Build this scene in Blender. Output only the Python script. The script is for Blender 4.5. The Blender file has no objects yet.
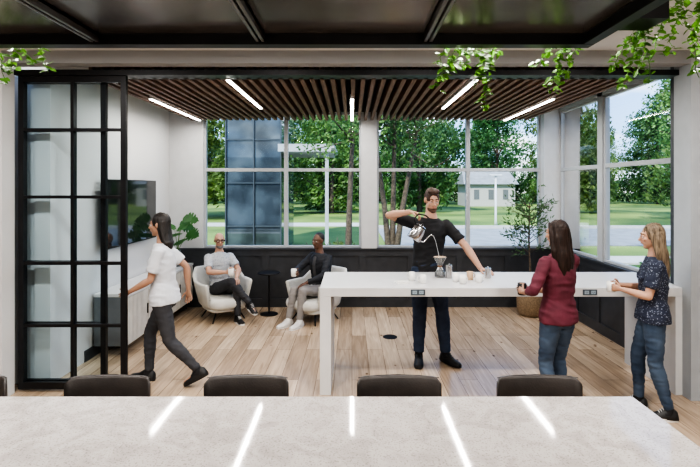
import bpy, math, random
from mathutils import Vector, Matrix, noise
V=Vector
random.seed(7)
ZOOM=(1,352,187+46.5)
F=467.0; CH=1.88
def P(px,py,D): return V(((px-352)*D/F, D, CH-(py-187)*D/F))
def PX(px,D): return (px-352)*D/F
col=bpy.context.scene.collection
R=math.radians

# ------------------------------------------------------------ materials
MATS={}
def mat(name,c,rough=0.5,metal=0.0,var=0.0,vscale=8.0,bump=0.0,bscale=60.0,emit=0.0,c2=None,stretch=(1,1,1),coat=0.0,spec=None):
    if name in MATS: return MATS[name]
    m=bpy.data.materials.new(name); m.use_nodes=True
    nt=m.node_tree; b=nt.nodes['Principled BSDF']
    b.inputs['Base Color'].default_value=(*c,1); b.inputs['Roughness'].default_value=rough; b.inputs['Metallic'].default_value=metal
    if coat: b.inputs['Coat Weight'].default_value=coat
    if spec is not None: b.inputs['Specular IOR Level'].default_value=spec
    if emit:
        b.inputs['Emission Color'].default_value=(*c,1); b.inputs['Emission Strength'].default_value=emit
    tc=nt.nodes.new('ShaderNodeTexCoord'); mp=nt.nodes.new('ShaderNodeMapping')
    nt.links.new(tc.outputs['Object'],mp.inputs['Vector']); mp.inputs['Scale'].default_value=stretch
    if var or c2:
        n=nt.nodes.new('ShaderNodeTexNoise'); n.inputs['Scale'].default_value=vscale; n.inputs['Detail'].default_value=5
        nt.links.new(mp.outputs[0],n.inputs['Vector'])
        r=nt.nodes.new('ShaderNodeValToRGB'); r.color_ramp.elements[0].position=.35; r.color_ramp.elements[1].position=.65
        if c2: a,d=c,c2
        else:
            a=[max(0,x*(1-var)) for x in c]; d=[min(1,x*(1+var)) for x in c]
        r.color_ramp.elements[0].color=(*a,1); r.color_ramp.elements[1].color=(*d,1)
        nt.links.new(n.outputs['Fac'],r.inputs[0]); nt.links.new(r.outputs[0],b.inputs['Base Color'])
    if bump:
        n=nt.nodes.new('ShaderNodeTexNoise'); n.inputs['Scale'].default_value=bscale; n.inputs['Detail'].default_value=4
        nt.links.new(mp.outputs[0],n.inputs['Vector'])
        bp=nt.nodes.new('ShaderNodeBump'); bp.inputs['Strength'].default_value=bump; bp.inputs['Distance'].default_value=.01
        nt.links.new(n.outputs['Fac'],bp.inputs['Height']); nt.links.new(bp.outputs[0],b.inputs['Normal'])
    MATS[name]=m; return m

def leafmat(name,c,c2,vs=3.0,tr_=.35,rnd=0.0):
    m=mat(name,c,.5,c2=c2,vscale=vs)
    nt=m.node_tree; b=nt.nodes['Principled BSDF']; out=nt.nodes['Material Output']
    tr=nt.nodes.new('ShaderNodeBsdfTranslucent'); tr.inputs[0].default_value=(c2[0]*1.2,c2[1]*1.3,c2[2],1)
    mx=nt.nodes.new('ShaderNodeMixShader'); mx.inputs[0].default_value=tr_
    if rnd:
        oi=nt.nodes.new('ShaderNodeObjectInfo'); hs=nt.nodes.new('ShaderNodeHueSaturation')
        mr=nt.nodes.new('ShaderNodeMapRange'); mr.inputs['To Min'].default_value=1-rnd; mr.inputs['To Max'].default_value=1+rnd; nt.links.new(oi.outputs['Random'],mr.inputs['Value'])
        mh=nt.nodes.new('ShaderNodeMapRange'); mh.inputs['To Min'].default_value=.46; mh.inputs['To Max'].default_value=.53; nt.links.new(oi.outputs['Random'],mh.inputs['Value'])
        src=b.inputs['Base Color'].links[0].from_socket
        nt.links.new(src,hs.inputs['Color']); nt.links.new(mr.outputs[0],hs.inputs['Value']); nt.links.new(mh.outputs[0],hs.inputs['Hue']); hs.inputs['Saturation'].default_value=.95
        nt.links.new(hs.outputs[0],b.inputs['Base Color']); nt.links.new(hs.outputs[0],tr.inputs[0])
    nt.links.new(b.outputs[0],mx.inputs[1]); nt.links.new(tr.outputs[0],mx.inputs[2]); nt.links.new(mx.outputs[0],out.inputs[0])
    return m

white_wall=mat('wall_paint',(.60,.60,.60),.7,bump=.03,bscale=200)
header_p=mat('header_paint',(.32,.33,.34),.7,bump=.02)
ceil_paint=mat('ceiling_paint',(.60,.61,.62),.8,bump=.02)
frame_white=mat('frame_white',(.52,.53,.54),.45,var=.03)
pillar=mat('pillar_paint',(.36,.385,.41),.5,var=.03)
frame_grey=mat('frame_grey',(.40,.42,.44),.4,var=.03)
dark_grey=mat('dark_grey_post',(.065,.07,.078),.45,var=.1)
dark_panel=mat('dark_panel_paint',(.042,.045,.051),.42,var=.12,bump=.02)
black_metal=mat('black_metal',(.010,.010,.012),.4,.3,var=.2)
walnut=mat('walnut_slat',(.115,.064,.046),.6,c2=(.19,.112,.082),vscale=6,stretch=(8,.6,8))
plenum=mat('plenum_black',(.008,.007,.007),.9,var=.1)
chrome=mat('steel',(.55,.54,.53),.22,1.0,var=.05)
chrome_d=mat('kettle_steel',(.46,.46,.47),.22,1.0,var=.05)
white_lam=mat('white_laminate',(.57,.57,.57),.35,var=.03)
ceramic=mat('white_ceramic',(.78,.77,.74),.2,var=.03)
tan_cer=mat('tan_ceramic',(.48,.33,.21),.35,var=.08)
cream=mat('cream_fabric',(.58,.57,.53),.85,var=.06,bump=.15,bscale=250)
leather=mat('black_brown_leather',(.034,.028,.025),.40,var=.25,bump=.12,bscale=120)
canopy_panel=mat('bronze_metal_panel',(.26,.235,.22),.22,.8,var=.3,vscale=1.5)
light_mat=mat('linear_light',(1,.96,.9),.5,emit=11)
eye_white=mat('eye_white',(.60,.57,.55),.2,var=.02)
eye_dark=mat('eye_iris',(.03,.02,.015),.1,var=.1)

def floor_mat():
    m=bpy.data.materials.new('oak_plank_floor'); m.use_nodes=True; nt=m.node_tree; b=nt.nodes['Principled BSDF']
    tc=nt.nodes.new('ShaderNodeTexCoord'); mp=nt.nodes.new('ShaderNodeMapping'); mp.inputs['Rotation'].default_value=(0,0,R(90))
    nt.links.new(tc.outputs['Object'],mp.inputs['Vector'])
    br=nt.nodes.new('ShaderNodeTexBrick'); br.offset=.37; br.inputs['Scale'].default_value=1
    br.inputs['Brick Width'].default_value=1.35; br.inputs['Row Height'].default_value=.175; br.inputs['Mortar Size'].default_value=.0022
    br.inputs['Color1'].default_value=(.58,.45,.325,1); br.inputs['Color2'].default_value=(.37,.27,.185,1); br.inputs['Mortar'].default_value=(.13,.085,.055,1)
    br.inputs['Mortar Smooth'].default_value=.2; nt.links.new(mp.outputs[0],br.inputs['Vector'])
    mp2=nt.nodes.new('ShaderNodeMapping'); mp2.inputs['Scale'].default_value=(9,.7,1); nt.links.new(tc.outputs['Object'],mp2.inputs['Vector'])
    n=nt.nodes.new('ShaderNodeTexNoise'); n.inputs['Scale'].default_value=2.4; n.inputs['Detail'].default_value=9; n.inputs['Distortion'].default_value=1.0; nt.links.new(mp2.outputs[0],n.inputs['Vector'])
    r=nt.nodes.new('ShaderNodeValToRGB'); r.color_ramp.elements[0].position=.26; r.color_ramp.elements[1].position=.68
    r.color_ramp.elements[0].color=(.68,.65,.62,1); r.color_ramp.elements[1].color=(1.08,1.08,1.07,1)
    nt.links.new(n.outputs['Fac'],r.inputs[0])
    mx=nt.nodes.new('ShaderNodeMixRGB'); mx.blend_type='MULTIPLY'; mx.inputs[0].default_value=1
    nt.links.new(br.outputs['Color'],mx.inputs[1]); nt.links.new(r.outputs[0],mx.inputs[2])
    mp3=nt.nodes.new('ShaderNodeMapping'); mp3.inputs['Scale'].default_value=(2.6,1.5,1); nt.links.new(tc.outputs['Object'],mp3.inputs['Vector'])
    vo=nt.nodes.new('ShaderNodeTexVoronoi'); vo.inputs['Scale'].default_value=2.2; nt.links.new(mp3.outputs[0],vo.inputs['Vector'])
    r3=nt.nodes.new('ShaderNodeValToRGB'); r3.color_ramp.elements[0].position=.03; r3.color_ramp.elements[0].color=(.27,.20,.15,1); r3.color_ramp.elements[1].position=.11; r3.color_ramp.elements[1].color=(1,1,1,1)
    nt.links.new(vo.outputs['Distance'],r3.inputs[0])
    m3=nt.nodes.new('ShaderNodeMixRGB'); m3.blend_type='MULTIPLY'; m3.inputs[0].default_value=1
    nt.links.new(mx.outputs[0],m3.inputs[1]); nt.links.new(r3.outputs[0],m3.inputs[2]); nt.links.new(m3.outputs[0],b.inputs['Base Color'])
    b.inputs['Roughness'].default_value=.25
    return m
def quartz_mat():
    m=bpy.data.materials.new('quartz_top'); m.use_nodes=True; nt=m.node_tree; b=nt.nodes['Principled BSDF']
    tc=nt.nodes.new('ShaderNodeTexCoord')
    n=nt.nodes.new('ShaderNodeTexNoise'); n.inputs['Scale'].default_value=9; n.inputs['Detail'].default_value=9; n.inputs['Distortion'].default_value=1.2
    v=nt.nodes.new('ShaderNodeTexNoise'); v.inputs['Scale'].default_value=140; v.inputs['Detail'].default_value=1
    nt.links.new(tc.outputs['Object'],n.inputs[0]); nt.links.new(tc.outputs['Object'],v.inputs[0])
    r=nt.nodes.new('ShaderNodeValToRGB'); r.color_ramp.elements[0].position=.36; r.color_ramp.elements[1].position=.56
    r.color_ramp.elements[0].color=(.38,.35,.33,1); r.color_ramp.elements[1].color=(.46,.43,.41,1)
    r2=nt.nodes.new('ShaderNodeValToRGB'); r2.color_ramp.elements[0].position=.34; r2.color_ramp.elements[1].position=.43
    r2.color_ramp.elements[0].color=(.70,.69,.68,1); r2.color_ramp.elements[1].color=(1,1,1,1)
    nt.links.new(n.outputs['Fac'],r.inputs[0]); nt.links.new(v.outputs['Fac'],r2.inputs[0])
    mx=nt.nodes.new('ShaderNodeMixRGB'); mx.blend_type='MULTIPLY'; mx.inputs[0].default_value=1
    nt.links.new(r.outputs[0],mx.inputs[1]); nt.links.new(r2.outputs[0],mx.inputs[2]); nt.links.new(mx.outputs[0],b.inputs['Base Color'])
    b.inputs['Roughness'].default_value=.06; b.inputs['Specular IOR Level'].default_value=.4
    return m
def glass_mat():
    m=bpy.data.materials.new('window_glass'); m.use_nodes=True; nt=m.node_tree
    nt.nodes.remove(nt.nodes['Principled BSDF']); out=nt.nodes['Material Output']
    t=nt.nodes.new('ShaderNodeBsdfTransparent'); t.inputs[0].default_value=(.90,.96,.98,1)
    g=nt.nodes.new('ShaderNodeBsdfGlossy'); g.inputs['Roughness'].default_value=.0
    lw=nt.nodes.new('ShaderNodeLayerWeight'); lw.inputs[0].default_value=.10
    mx=nt.nodes.new('ShaderNodeMixShader'); nt.links.new(lw.outputs['Fresnel'],mx.inputs[0])
    nt.links.new(t.outputs[0],mx.inputs[1]); nt.links.new(g.outputs[0],mx.inputs[2]); nt.links.new(mx.outputs[0],out.inputs[0])
    return m
oak=floor_mat(); quartz=quartz_mat(); glass=glass_mat()

# ------------------------------------------------------------ mesh builder
class MB:
    def __init__(s): s.v=[]; s.f=[]; s.m=[]
    def add(s,vs,fs,m=0):
        o=len(s.v); s.v+= [V(x) for x in vs]; s.f+=[[i+o for i in f] for f in fs]; s.m+=[m]*len(fs)
    def box(s,lo,hi,m=0):
        x0,y0,z0=lo; x1,y1,z1=hi
        s.add([(x0,y0,z0),(x1,y0,z0),(x1,y1,z0),(x0,y1,z0),(x0,y0,z1),(x1,y0,z1),(x1,y1,z1),(x0,y1,z1)],
              [(0,3,2,1),(4,5,6,7),(0,1,5,4),(1,2,6,5),(2,3,7,6),(3,0,4,7)],m)
        return s
    def loft(s,rings,m=0,cap=True):
        n=len(rings[0]); vs=[p for r in rings for p in r]; fs=[]
        for i in range(len(rings)-1):
            for j in range(n):
                k=(j+1)%n; fs.append((i*n+j,i*n+k,(i+1)*n+k,(i+1)*n+j))
        if cap:
            fs.append(tuple(range(n))[::-1]); fs.append(tuple(range((len(rings)-1)*n,len(rings)*n)))
        s.add(vs,fs,m); return s
    def tube(s,pts,rad,n=12,m=0,ref=None,round_ends=True):
        pts=[V(p) for p in pts]; rad=[(r,r) if isinstance(r,(int,float)) else r for r in rad]
        T=[]
        for i in range(len(pts)):
            a=pts[max(i-1,0)]; b=pts[min(i+1,len(pts)-1)]; T.append((b-a).normalized())
        if ref is None: ref=V((1,0,0)) if abs(T[0].x)<.8 else V((0,1,0))
        x=(ref-T[0]*ref.dot(T[0])).normalized(); rings=[]
        def ring(c,x,t,rx,ry):
            y=t.cross(x); return [c+x*math.cos(a)*rx+y*math.sin(a)*ry for a in [2*math.pi*k/n for k in range(n)]]
        if round_ends:
            for q in (.95,.6): 
                k=math.sqrt(1-q*q); r=min(rad[0]); rings.append(ring(pts[0]-T[0]*r*q,x,T[0],rad[0][0]*k,rad[0][1]*k))
        for i,p in enumerate(pts):
            x=(x-T[i]*x.dot(T[i])).normalized(); rings.append(ring(p,x,T[i],*rad[i]))
        if round_ends:
            for q in (.6,.95):
                k=math.sqrt(1-q*q); r=min(rad[-1]); rings.append(ring(pts[-1]+T[-1]*r*q,x,T[-1],rad[-1][0]*k,rad[-1][1]*k))
        return s.loft(rings,m)
    def ell(s,c,r,ax=None,m=0,nu=16,nv=10):
        c=V(c); ax=ax or (V((1,0,0)),V((0,1,0)),V((0,0,1))); rings=[]
        for i in range(nv+1):
            th=math.pi*(i+.001)/(nv+.002); sz=-math.cos(th); sr=math.sin(th)
            rings.append([c+ax[0]*(r[0]*sr*math.cos(2*math.pi*j/nu))+ax[1]*(r[1]*sr*math.sin(2*math.pi*j/nu))+ax[2]*(r[2]*sz) for j in range(nu)])
        return s.loft(rings,m)
    def lathe(s,prof,n=24,c=(0,0,0),m=0,cap=True):
        c=V(c); return s.loft([[c+V((r*math.cos(2*math.pi*j/n),r*math.sin(2*math.pi*j/n),z)) for j in range(n)] for r,z in prof],m,cap)
    def cyl(s,c,r,z0,z1,n=24,m=0): return s.lathe([(r,z0),(r,z1)],n,(c[0],c[1],0),m)
    def cushion(s,c,rx,ry,z0,z1,e=.5,rnd=.04,m=0,n=36):
        rings=[]
        for k in range(9):
            a=-math.pi/2+math.pi*k/8; z=(z0+z1)/2+(z1-z0)/2*math.sin(a); ins=rnd*(1-math.cos(a))
            r=[]
            for j in range(n):
                t=2*math.pi*j/n; ct,st=math.cos(t),math.sin(t)
                r.append(V((c[0]+(rx-ins)*math.copysign(abs(ct)**e,ct),c[1]+(ry-ins)*math.copysign(abs(st)**e,st),z)))
            rings.append(r)
        return s.loft(rings,m)
    def mesh(s,name,mats,smooth=False):
        me=bpy.data.meshes.new(name); me.from_pydata([tuple(p) for p in s.v],[],s.f)
        for q in mats: me.materials.append(q)
        me.polygons.foreach_set('material_index',s.m)
        if smooth: me.polygons.foreach_set('use_smooth',[True]*len(s.f))
        me.update(); return me

def mkobj(name,me,parent=None,loc=(0,0,0),rot=(0,0,0),bevel=0,auto=False):
    o=bpy.data.objects.new(name,me); col.objects.link(o); o.location=loc; o.rotation_euler=rot
    if parent: o.parent=parent
    if bevel:
        b=o.modifiers.new('b','BEVEL'); b.width=bevel; b.segments=2; b.limit_method='ANGLE'; b.angle_limit=R(40)
    return o
def part(name,mb,mats,parent,smooth=False,bevel=0,label=None):
    if not isinstance(mats,(list,tuple)): mats=[mats]
    o=mkobj(name,mb.mesh(name,mats,smooth),parent,bevel=bevel)
    if label: o['label']=label
    return o
def thing(name,label,cat,loc=(0,0,0),rz=0,group=None):
    o=bpy.data.objects.new(name,None); o.empty_display_size=.1; col.objects.link(o)
    o.location=loc; o.rotation_euler=(0,0,rz); o['label']=label; o['category']=cat
    if group: o['group']=group
    return o
def single(name,mb,mats,label,cat,loc=(0,0,0),rz=0,smooth=False,bevel=0,group=None):
    if not isinstance(mats,(list,tuple)): mats=[mats]
    o=mkobj(name,mb.mesh(name,mats,smooth),None,loc,(0,0,rz),bevel); o['label']=label; o['category']=cat
    if group: o['group']=group
    return o
def struct(name,mb,mats,label,cat,bevel=0):
    o=single(name,mb,mats,label,cat,bevel=bevel); o['kind']='structure'; return o
def copy_thing(root,loc,rz=0,scale=None,label=None):
    r=root.copy(); col.objects.link(r); r.location=loc; r.rotation_euler=(0,0,rz)
    if scale: r.scale=(scale,)*3 if isinstance(scale,(int,float)) else scale
    if label: r['label']=label
    def rec(src,dst):
        for c in src.children:
            k=c.copy(); col.objects.link(k); k.parent=dst; rec(c,k)
    rec(root,r); return r
def remesh(mb,name,mats,voxel,sm=2,wr=0,wscale=7,extra=None):
    me=mb.mesh(name+'_src',[],False); o=bpy.data.objects.new('tmp',me); col.objects.link(o)
    rm=o.modifiers.new('r','REMESH'); rm.mode='VOXEL'; rm.voxel_size=voxel; rm.use_smooth_shade=True
    if sm:
        s=o.modifiers.new('s','SMOOTH'); s.iterations=sm; s.factor=.5
    dg=bpy.context.evaluated_depsgraph_get()
    out=bpy.data.meshes.new_from_object(o.evaluated_get(dg)); out.name=name
    bpy.data.objects.remove(o)
    if wr:
        for v in out.vertices:
            q=v.co*wscale; k=1-abs(noise.noise(V((q.x*.8+q.z*.5,q.y*.8,q.z*1.7))))*2.2
            v.co+=v.normal*(max(k,-.3)*wr*.7-wr*.2+noise.noise(q*.5)*wr*.6)
    out.materials.clear()
    for q in mats: out.materials.append(q)
    if extra and len(extra.v):
        import bmesh
        bm=bmesh.new(); bm.from_mesh(out)
        vs=[bm.verts.new(p) for p in extra.v]
        for f,mi in zip(extra.f,extra.m):
            try:
                fc=bm.faces.new([vs[i] for i in f]); fc.material_index=mi
            except ValueError: pass
        bmesh.ops.recalc_face_normals(bm,faces=bm.faces[:])
        bm.to_mesh(out); bm.free()
    out.polygons.foreach_set('use_smooth',[True]*len(out.polygons)); out.update()
    return out

# ------------------------------------------------------------ people
def rotz(v,a): return Matrix.Rotation(a,3,'Z')@V(v)
def ik(a,t,l1,l2,pole):
    d=t-a; L=d.length
    if L>.995*(l1+l2): L=.995*(l1+l2); t=a+d.normalized()*L
    u=d.normalized(); x=(l1*l1-l2*l2+L*L)/(2*L); h=math.sqrt(max(l1*l1-x*x,0)); p=V(pole); p=(p-u*p.dot(u)).normalized()
    return a+u*x+p*h, t
def skin(name,c): 
    m=mat(name,c,.5,var=.03,vscale=10); m.node_tree.nodes['Principled BSDF'].inputs['Subsurface Weight'].default_value=.05; return m
def hand(mb,fg,w,d,n,t,s,curl):
    d=d.normalized(); n=(n-d*n.dot(d)).normalized(); t=(t-d*t.dot(d)-n*t.dot(n)).normalized()
    rings=[]
    for q,rx,ry in [(-.015,.024,.019),(.01,.026,.018),(.04,.037,.016),(.075,.041,.0145),(.092,.038,.011)]:
        c=w+d*q*s; rings.append([c+t*math.cos(a)*rx*s+n*math.sin(a)*ry*s for a in [2*math.pi*k/14 for k in range(14)]])
    mb.loft(rings)
    Ls=[.070,.079,.073,.058]
    for i in range(4):
        off=.030-.0205*i; p=w+d*(.080-.004*abs(i-1))*s+t*off*s; spread=t*(.10-.07*i); pts=[p]; 
        for k,fr in enumerate((.45,.32,.23)):
            a=curl*R((38,88,125)[k]+i*4); dd=(d*math.cos(a)+n*math.sin(a)+spread*max(0.2,1-curl)).normalized(); p=p+dd*Ls[i]*fr*s; pts.append(p)
        fg.tube(pts,[.0093*s,.0088*s,.0080*s,.0068*s],8)
    p=w+d*.022*s+t*.024*s+n*.004*s; pts=[p]
    for k,L in enumerate((.035,.032,.026)):
        dd=(d*(.55+.25*k)+t*(.75-.5*k*curl)+n*(.25+.5*k)*max(curl,.15)).normalized(); p=p+dd*L*s; pts.append(p)
    fg.tube(pts,[.0125*s,.011*s,.0095*s,.008*s],8)

def person(name,label,loc,heading,H,po,st):
    s=H/1.8; fem=st.get('female',False)
    root=thing('person',label,'person',loc,heading)
    g=lambda k,d: V(po.get(k,d))*s
    pel=g('pelvis',(0,0,.93)); up=V(po.get('spine',(0,0,1))).normalized(); up2=V(po.get('chest',tuple(up))).normalized()
    hx=rotz((1,0,0),R(po.get('hip_yaw',0))); sx=rotz((1,0,0),R(po.get('sh_yaw',0)))
    def spine(t):
        if t<.17: return pel+up*t*s
        return pel+up*.17*s+up2*(t-.17)*s
    def frame(t):
        k=min(max(t/.5,0),1); u=(up if t<.17 else up2); x=hx.lerp(sx,k); x=(x-u*x.dot(u)).normalized(); return x,u.cross(x)
    if fem: prof=[(-.10,.10,.085),(-.03,.160,.110),(.03,.164,.112),(.10,.142,.098),(.17,.118,.086),(.27,.130,.094),(.36,.145,.108),(.43,.150,.10),(.48,.145,.085),(.525,.115,.07),(.555,.065,.058),(.62,.048,.05)]
    else: prof=[(-.10,.10,.095),(-.03,.150,.112),(.03,.154,.115),(.10,.146,.108),(.17,.140,.102),(.27,.152,.108),(.36,.168,.118),(.43,.172,.112),(.48,.165,.096),(.525,.125,.078),(.555,.078,.066),(.62,.056,.058)]
    def rings_torso(mb,lst,inf,n=24):
        rings=[]
        for t,rx,ry in lst:
            x,y=frame(t); c=spine(t); rings.append([c+x*math.cos(a)*(rx*s+inf)+y*math.sin(a)*(ry*s+inf) for a in [2*math.pi*k/n for k in range(n)]])
        mb.loft(rings)
    shw=.152 if fem else .168
    x,y=frame(.48)
    shR=spine(.485)+x*shw*s; shL=spine(.485)-x*shw*s
    wR=g('hand_r',(.25,.05,.85)); wL=g('hand_l',(-.25,.05,.85))
    al=po.get('arm_len',1.0)
    eR,wR=ik(shR,wR,.29*s*al,.26*s*al,po.get('pole_r',(.3,-1,-.3))); eL,wL=ik(shL,wL,.29*s*al,.26*s*al,po.get('pole_l',(-.3,-1,-.3)))
    hR=pel+hx*.085*s; hL=pel-hx*.085*s
    aR=g('ankle_r',(.1,0,.085)); aL=g('ankle_l',(-.1,0,.085))
    kR,aR=ik(hR,aR,.44*s,.42*s,po.get('kpole_r',(.1,1,0))); kL,aL=ik(hL,aL,.44*s,.42*s,po.get('kpole_l',(-.1,1,0)))
    fR=V(po.get('foot_r',(.2,1,0))).normalized(); fL=V(po.get('foot_l',(-.2,1,0))).normalized()
    hf=V(po.get('look',(0,1,0))).normalized(); hr=hf.cross(V((0,0,1))).normalized(); hu=hr.cross(hf)
    hc=spine(.60)+ (up2*.5+V((0,0,.5)))*.145*s+hf*.02*s
    ax=(hr,hf,hu)
    def hp(r,f,u): return hc+hr*r*s+hf*f*s+hu*u*s
    E=lambda mb,c,r: mb.ell(hp(*c),[q*s for q in r],ax)
    am=.9 if fem else 1.0
    body=MB(); fg=MB()
    rings_torso(body,prof,-.002)
    body.tube([spine(.53),spine(.60),hp(0,-.02,-.06)],[.062*s*am,.056*s*am,.055*s*am],14)
    E(body,(0,-.012,.025),(.074,.094,.091)); E(body,(0,.022,-.035),(.056,.068,.080)); E(body,(0,.005,-.055),(.058,.062,.045)); E(body,(0,.062,-.095),(.024,.022,.018))
    E(body,(0,.074,.034),(.046,.016,.012)); 
    for q in (-1,1):
        E(body,(q*.036,.062,-.018),(.022,.022,.02)); E(body,(q*.075,-.008,.0),(.009,.018,.03))
    body.tube([hp(0,.084,.018),hp(0,.098,-.008),hp(0,.106,-.024)],[.008*s,.010*s,.0145*s],8)
    E(body,(0,.088,-.052),(.022,.010,.010))
    leg_r=[.086,.076,.054]; sh_r=[.052,.056,.045,.034]
    for a,e,w,q in ((shR,eR,wR,1),(shL,eL,wL,-1)):
        body.tube([a,a.lerp(e,.35),a.lerp(e,.7),e],[.054*s*am,.051*s*am,.044*s*am,.038*s*am],14); body.tube([e,e.lerp(w,.25),e.lerp(w,.6),e.lerp(w,.85),w],[.038*s*am,.043*s*am,.035*s*am,.028*s*am,(.026*s*am)],14)
    for a,k,n_,f in ((hR,kR,aR,fR),(hL,kL,aL,fL)):
        body.tube([a,a.lerp(k,.45),k],[q*s for q in leg_r],14); body.tube([k,k.lerp(n_,.25),k.lerp(n_,.6),n_],[q*s for q in sh_r],14)
        body.tube([n_-V((0,0,.03*s))-f*.03*s,n_+f*.07*s-V((0,0,.045*s)),n_+f*.15*s-V((0,0,.058*s))],[.032*s,.030*s,.022*s],10)
    hdR=V(po.get('hdir_r',tuple((wR-eR)))); hdL=V(po.get('hdir_l',tuple((wL-eL))))
    hand(body,fg,wR,hdR,V(po.get('palm_r',(-1,0,0))),V(po.get('thumb_r',(0,1,.3))),s*am,po.get('curl_r',.35))
    hand(body,fg,wL,hdL,V(po.get('palm_l',(1,0,0))),V(po.get('thumb_l',(0,1,.3))),s*am,po.get('curl_l',.35))
    sk=st['skin']
    mkobj('body',remesh(body,'body',[sk],.007,1,extra=fg),root)
    for q in (-1,1):
        o=part('eye',MB().ell(hp(q*.030,.0775,.008),[.0125*s]*3,ax),eye_white,root,smooth=True); part('iris',MB().ell(hp(q*.030,.0855,.008),[.0066*s]*3,ax),eye_dark,o,smooth=True)
        part('eyelid',MB().ell(hp(q*.030,.0765,.0125),[.0140*s,.0135*s,.0105*s],ax),sk,root,smooth=True)
        part('eyebrow',MB().tube([hp(q*.012,.088,.031),hp(q*.03,.088,.037),hp(q*.047,.075,.032)],[.0032*s,.0038*s,.0022*s],8),st['hair'],root,smooth=True)
    part('lips',MB().ell(hp(0,.093,-.052),(.020*s,.008*s,.0065*s),ax),mat('lips_%.2f'%st['skin_c'][0],tuple(min(1,v*f) for v,f in zip(st['skin_c'],(.85,.6,.6))),.4,var=.05),root,smooth=True)
    # shirt
    sh=MB(); inf=st.get('shirt_inf',.012)
    lst=[(t,rx,ry) for t,rx,ry in prof if t>=.03 and t<=.555]; hem=st.get('hem',-.04)
    lst=[(hem,(.168 if fem else .160),.120)]+[q for q in lst if q[0]>hem+.02]
    k=st.get('loose',.0)
    lst=[(t,rx+k*(1 if t<.35 else .2),ry+k*(1 if t<.35 else .2)) for t,rx,ry in lst]
    rings_torso(sh,lst,inf)
    if fem:
        xx,yy=frame(.36)
        for q in (-1,1): sh.ell(spine(.36)+xx*q*.06*s+yy*.065*s,(.062*s+inf,.055*s+inf,.062*s+inf),(xx,yy,up2))
    sl=st.get('sleeve','short')
    for a,e,w in ((shR,eR,wR),(shL,eL,wL)):
        if sl=='short': sh.tube([a-(e-a)*.05,a.lerp(e,.4),a.lerp(e,.72)],[.062*s,.061*s,.062*s],16,round_ends=False)
        else:
            sh.tube([a-(e-a)*.05,a.lerp(e,.4),e],[.062*s*am+.004,.059*s*am,.051*s*am],16); end=.93 if sl=='long' else .55
            sh.tube([e,e.lerp(w,.3),e.lerp(w,end)],[.051*s*am,.050*s*am,.040*s*am],16,round_ends=False)
        sh.ell(a,[.060*s*am+.004]*3)
    if st.get('collar'):
        sh.tube([spine(.545),spine(.575)],[.075*s,.066*s],16,round_ends=False)
    mkobj('shirt',remesh(sh,'shirt',[st['shirt']],.009,2,.010,10),root)
    if st.get('placket'):
        x0_,y0_=frame(.36); ps=[spine(t)+frame(t)[1]*((ry+.0)*s+inf+.004) for t,rx,ry in prof if .03<=t<=.525]
        part('shirt_front',MB().tube(ps,[(.030*s,.006*s)]*len(ps),10,ref=x0_),st['placket'],root,smooth=True)
    # trousers
    tr=MB(); rings_torso(tr,[(t,rx,ry) for t,rx,ry in prof if t<=.10],.010)
    lo=st.get('leg_loose',.0)
    for a,kn,n_ in ((hR,kR,aR),(hL,kL,aL)):
        tr.tube([a,a.lerp(kn,.45),kn],[.096*s,.084*s+lo,.062*s+lo],16); tr.tube([kn,kn.lerp(n_,.3),kn.lerp(n_,.7),kn.lerp(n_,.95)],[.061*s+lo,.062*s+lo,.049*s+lo,.044*s+lo],16,round_ends=False)
    mkobj('trousers',remesh(tr,'trousers',[st['pants']],.009,2,.008,13),root)
    for n_,f,kn in ((aR,fR,kR),(aL,fL,kL)):
        side=f.cross(V((0,0,1))).normalized(); u=side.cross(f)
        part('sock',MB().tube([n_.lerp(kn,.16),n_.lerp(kn,.04),n_-u*.03*s+f*.01*s,n_-u*.035*s+f*.045*s],[.040*s,.0405*s,.042*s,.038*s],14),st.get('sock',tee_b),root,smooth=True)
        so=n_-u*.085*s; mb=MB(); rings=[]
        for t,w,h in [(-.070,.022,.06),(-.062,.036,.088),(-.035,.043,.112),(.005,.046,.116),(.04,.046,.108),(.075,.046,.082),(.11,.049,.064),(.15,.049,.055),(.182,.039,.046),(.200,.018,.034)]:
            c=so+f*t*s; ring=[]
            for kk in range(16):
                a=2*math.pi*kk/16; zz=math.sin(a); hgt=(h-.018)*(zz if zz>0 else 0)+.018; ring.append(c+side*math.cos(a)*w*s*(1 if zz<=0 else 1-.2*zz)+u*(hgt if zz>0 else .015)*s)
            rings.append(ring)
        mb.loft(rings); o=part('shoe',mb,st['shoe'],root,smooth=True); b=MB(); rings=[]
        for z in (0,.024):
            rg=[]
            for kk in range(24):
                a=2*math.pi*kk/24; t=.065+.138*math.cos(a); w=.047*abs(math.sin(a))**.6*(1+.12*math.cos(a)); rg.append(so+f*t*s+side*math.copysign(w,math.sin(a))*s+u*z*s)
            rings.append(rg)
        b.loft(rings); part('sole',b,st['sole'],o)
        lc=MB()
        for q in (.055,.072,.089):
            hh=.100-(q-.055)*.75; lc.tube([so+f*q*s+side*-.02*s+u*(hh-.004)*s,so+f*q*s+u*(hh+.003)*s,so+f*q*s+side*.02*s+u*(hh-.004)*s],[.003*s]*3,6)
        part('laces',lc,st['sole'],o)
    # hair
    hs=st.get('style','short')
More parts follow.
